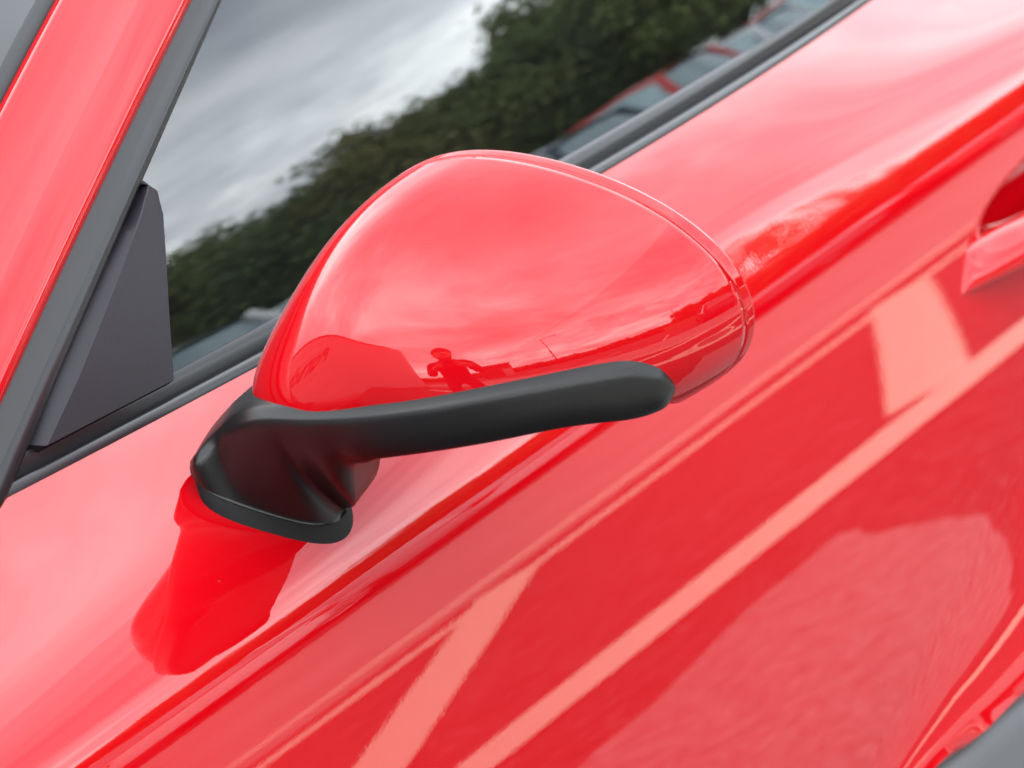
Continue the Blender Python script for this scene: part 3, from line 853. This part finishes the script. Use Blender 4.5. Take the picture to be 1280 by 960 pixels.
# ---- small flat-roofed kiosk on the skyline
M_brick = simple('dark_brick', (0.10, 0.055, 0.04), 0.85, var=(6, 0.7, 1.3)); M_felt = simple('roof_felt', (0.05, 0.05, 0.055), 0.9); M_door = simple('painted_door', (0.35, 0.37, 0.38), 0.5)
kb = empty('brick_kiosk', (16.7, -15.3, 0), rad(-44)); tag(kb, 'small flat roofed brick kiosk on the skyline mirrored in the cap', 'building')
mesh_obj('wall', *box(0, 0, 1.7, 2.6, 3.0, 3.4), M_brick, kb, smooth=False)
mesh_obj('roof', *box(0, 0, 3.47, 2.9, 3.3, 0.14), M_felt, kb, smooth=False)
mesh_obj('door', *box(-1.32, 1.0, 1.05, 0.06, 0.8, 2.1), M_door, kb, smooth=False)
# ---- lamp posts
M_post = simple('galvanised', (0.30, 0.31, 0.32), 0.45, metal=0.6)
def lamp(x, y, h, rz, label):
    l = empty('lamp_post', (x, y, 0), rz); tag(l, label, 'lamp post', 'lamp posts along the car park')
    mesh_obj('pole', *tube([(0, 0, 0), (0, 0, h*0.5), (0, 0, h)], [0.11, 0.085, 0.06], 10), M_post, l)
    mesh_obj('arm', *tube([(0, 0, h-0.05), (0.3, 0, h+0.12), (1.1, 0, h+0.18)], [0.05, 0.04, 0.035], 8), M_post, l)
    mesh_obj('lamp_head', *box(1.35, 0, h+0.17, 0.7, 0.28, 0.12), M_post, l, smooth=False)
lamp(23, -12.5, 8.6, 1.2, 'tall lamp post rising from the skyline mirrored mid cap')
lamp(36, 0.4, 7.0, 2.0, 'lamp post farther off, beside the wood mirrored in the cap')

# ---- the photographer behind the camera, mirrored in the cap
hb = Vector((-cd.x, -cd.y, 0)).normalized(); sd_ = Vector((cr.x, cr.y, 0))
G0 = Vector((CAM.x, CAM.y, 0))
def PP(back, side, z): return G0+hb*back+sd_*side+Vector((0, 0, z))
pv, pe, pr = [], [], []
def node(p, r, link=None):
    pv.append(p); pr.append(r if isinstance(r, tuple) else (r, r))
    if link is not None: pe.append((link, len(pv)-1))
    return len(pv)-1
pel = node(PP(0.74, 0, 0.90), (0.155, 0.125))
bel = node(PP(0.68, 0, 1.05), (0.15, 0.115), pel)
che = node(PP(0.56, 0, 1.24), (0.165, 0.12), bel)
upc = node(PP(0.48, 0, 1.34), (0.12, 0.09), che)
nek = node(PP(0.415, 0, 1.40), 0.055, upc)
hd0 = node(PP(0.36, 0, 1.45), (0.075, 0.085), nek)
hd1 = node(PP(0.335, 0, 1.53), (0.078, 0.098), hd0)
hd2 = node(PP(0.34, 0, 1.60), (0.062, 0.075), hd1)
nos = node(PP(0.235, 0, 1.505), 0.013, hd1)
for sx in (-1, 1):
    ear = node(PP(0.36, sx*0.085, 1.515), 0.016, hd1)
    sh = node(PP(0.48, sx*0.17, 1.335), 0.062, upc)
    el = node(PP(0.34, sx*0.215, 1.05), 0.046, sh)
    wr = node(PP(0.175, sx*0.125, 1.215), 0.030, el)
    pa = node(PP(0.135, sx*0.095, 1.245), 0.030, wr)
    for k in range(4):
        f0 = node(PP(0.105+0.004*k, sx*0.088, 1.262-0.020*k), 0.0095, pa)
        f1 = node(PP(0.070+0.004*k, sx*0.078, 1.266-0.021*k), 0.0088, f0)
        f2 = node(PP(0.058+0.004*k, sx*0.050, 1.266-0.021*k), 0.0075, f1)
    t0 = node(PP(0.150, sx*0.070, 1.262), 0.0105, pa); t1 = node(PP(0.150, sx*0.040, 1.272), 0.0088, t0)
    hp_ = node(PP(0.73, sx*0.10, 0.84), 0.090, pel)
    kn = node(PP(0.66, sx*0.14, 0.48), 0.062, hp_)
    an = node(PP(0.78, sx*0.15, 0.10), 0.042, kn)
    to = node(PP(0.62, sx*0.17, 0.045), 0.040, an)
me = bpy.data.meshes.new('person'); me.from_pydata([tuple(p) for p in pv], pe, []); me.update()
po = bpy.data.objects.new('person', me); col.objects.link(po)
sk = po.modifiers.new('skin', 'SKIN'); sk.use_smooth_shade = True
for i, r in enumerate(pr): me.skin_vertices[0].data[i].radius = r
for i in range(len(pr)): me.skin_vertices[0].data[i].use_root = (i == 0)
sb = po.modifiers.new('sub', 'SUBSURF'); sb.levels = 2; sb.render_levels = 2
bpy.context.view_layer.update()
pm = bpy.data.meshes.new_from_object(po.evaluated_get(bpy.context.evaluated_depsgraph_get()))
bpy.data.objects.remove(po)
M_skin = simple('skin', (0.45, 0.26, 0.19), 0.5); M_jacket = simple('dark_jacket', (0.012, 0.012, 0.016), 0.8, bump=(80, 0.4, 0.004)); M_trousers = simple('dark_trousers', (0.015, 0.018, 0.03), 0.85)
M_shoe = simple('shoe', (0.02, 0.015, 0.012), 0.5); M_hair = simple('hair', (0.02, 0.014, 0.010), 0.6)
pm.materials.clear()
for mm in (M_jacket, M_trousers, M_skin, M_shoe): pm.materials.append(mm)
for pg in pm.polygons:
    c = pg.center; b_ = (c-G0).dot(hb); l2 = abs((c-G0).dot(sd_))
    pg.use_smooth = True
    if c.z < 0.10: pg.material_index = 3
    elif c.z < 0.88: pg.material_index = 1
    elif c.z > 1.42 and b_ < 0.47 and l2 < 0.12: pg.material_index = 2
    elif b_ < 0.185 and c.z > 1.16: pg.material_index = 2
    else: pg.material_index = 0
pob = bpy.data.objects.new('person', pm); col.objects.link(pob)
tag(pob, 'person in dark jacket and trousers stooping to hold a camera, mirrored in the cap', 'person')
# hair cap
rows = []
for i in range(9):
    ph = math.pi*0.5*i/8
    rows.append([PP(0.352, 0, 1.545)+hb*(0.112*math.cos(a*math.tau/24)*math.sin(ph)+0.012)+sd_*(0.092*math.sin(a*math.tau/24)*math.sin(ph))+Vector((0, 0, 0.125*math.cos(ph)-0.03*max(0, math.cos(a*math.tau/24))*math.sin(ph))) for a in range(24)])
mesh_obj('hair', *grid(rows, close_u=True, cap0=True), M_hair, pob)
M_cam = simple('camera_body', (0.012, 0.012, 0.013), 0.5)
cm = mesh_obj('photo_camera', *merge(box(0, 0, 0, 0.135, 0.045, 0.095), box(0, 0, 0.058, 0.055, 0.05, 0.034), box(0.052, -0.012, 0, 0.03, 0.06, 0.09)), M_cam, smooth=False)
cm.location = CAM+Vector((-cd.x, -cd.y, -cd.z))*0.125
cm.rotation_euler = (0, 0, A_)
tag(cm, 'black camera with a long lens held by the stooping person', 'camera')
rows = []
for yv, rv in ((0.02, 0.030), (0.03, 0.034), (0.06, 0.034), (0.062, 0.037), (0.09, 0.037), (0.112, 0.034), (0.112, 0.029), (0.100, 0.026)):
    rows.append([(rv*math.cos(a*math.tau/28), yv, rv*math.sin(a*math.tau/28)) for a in range(28)])
mesh_obj('lens', *grid(rows, close_u=True), M_cam, cm, sharp=40)
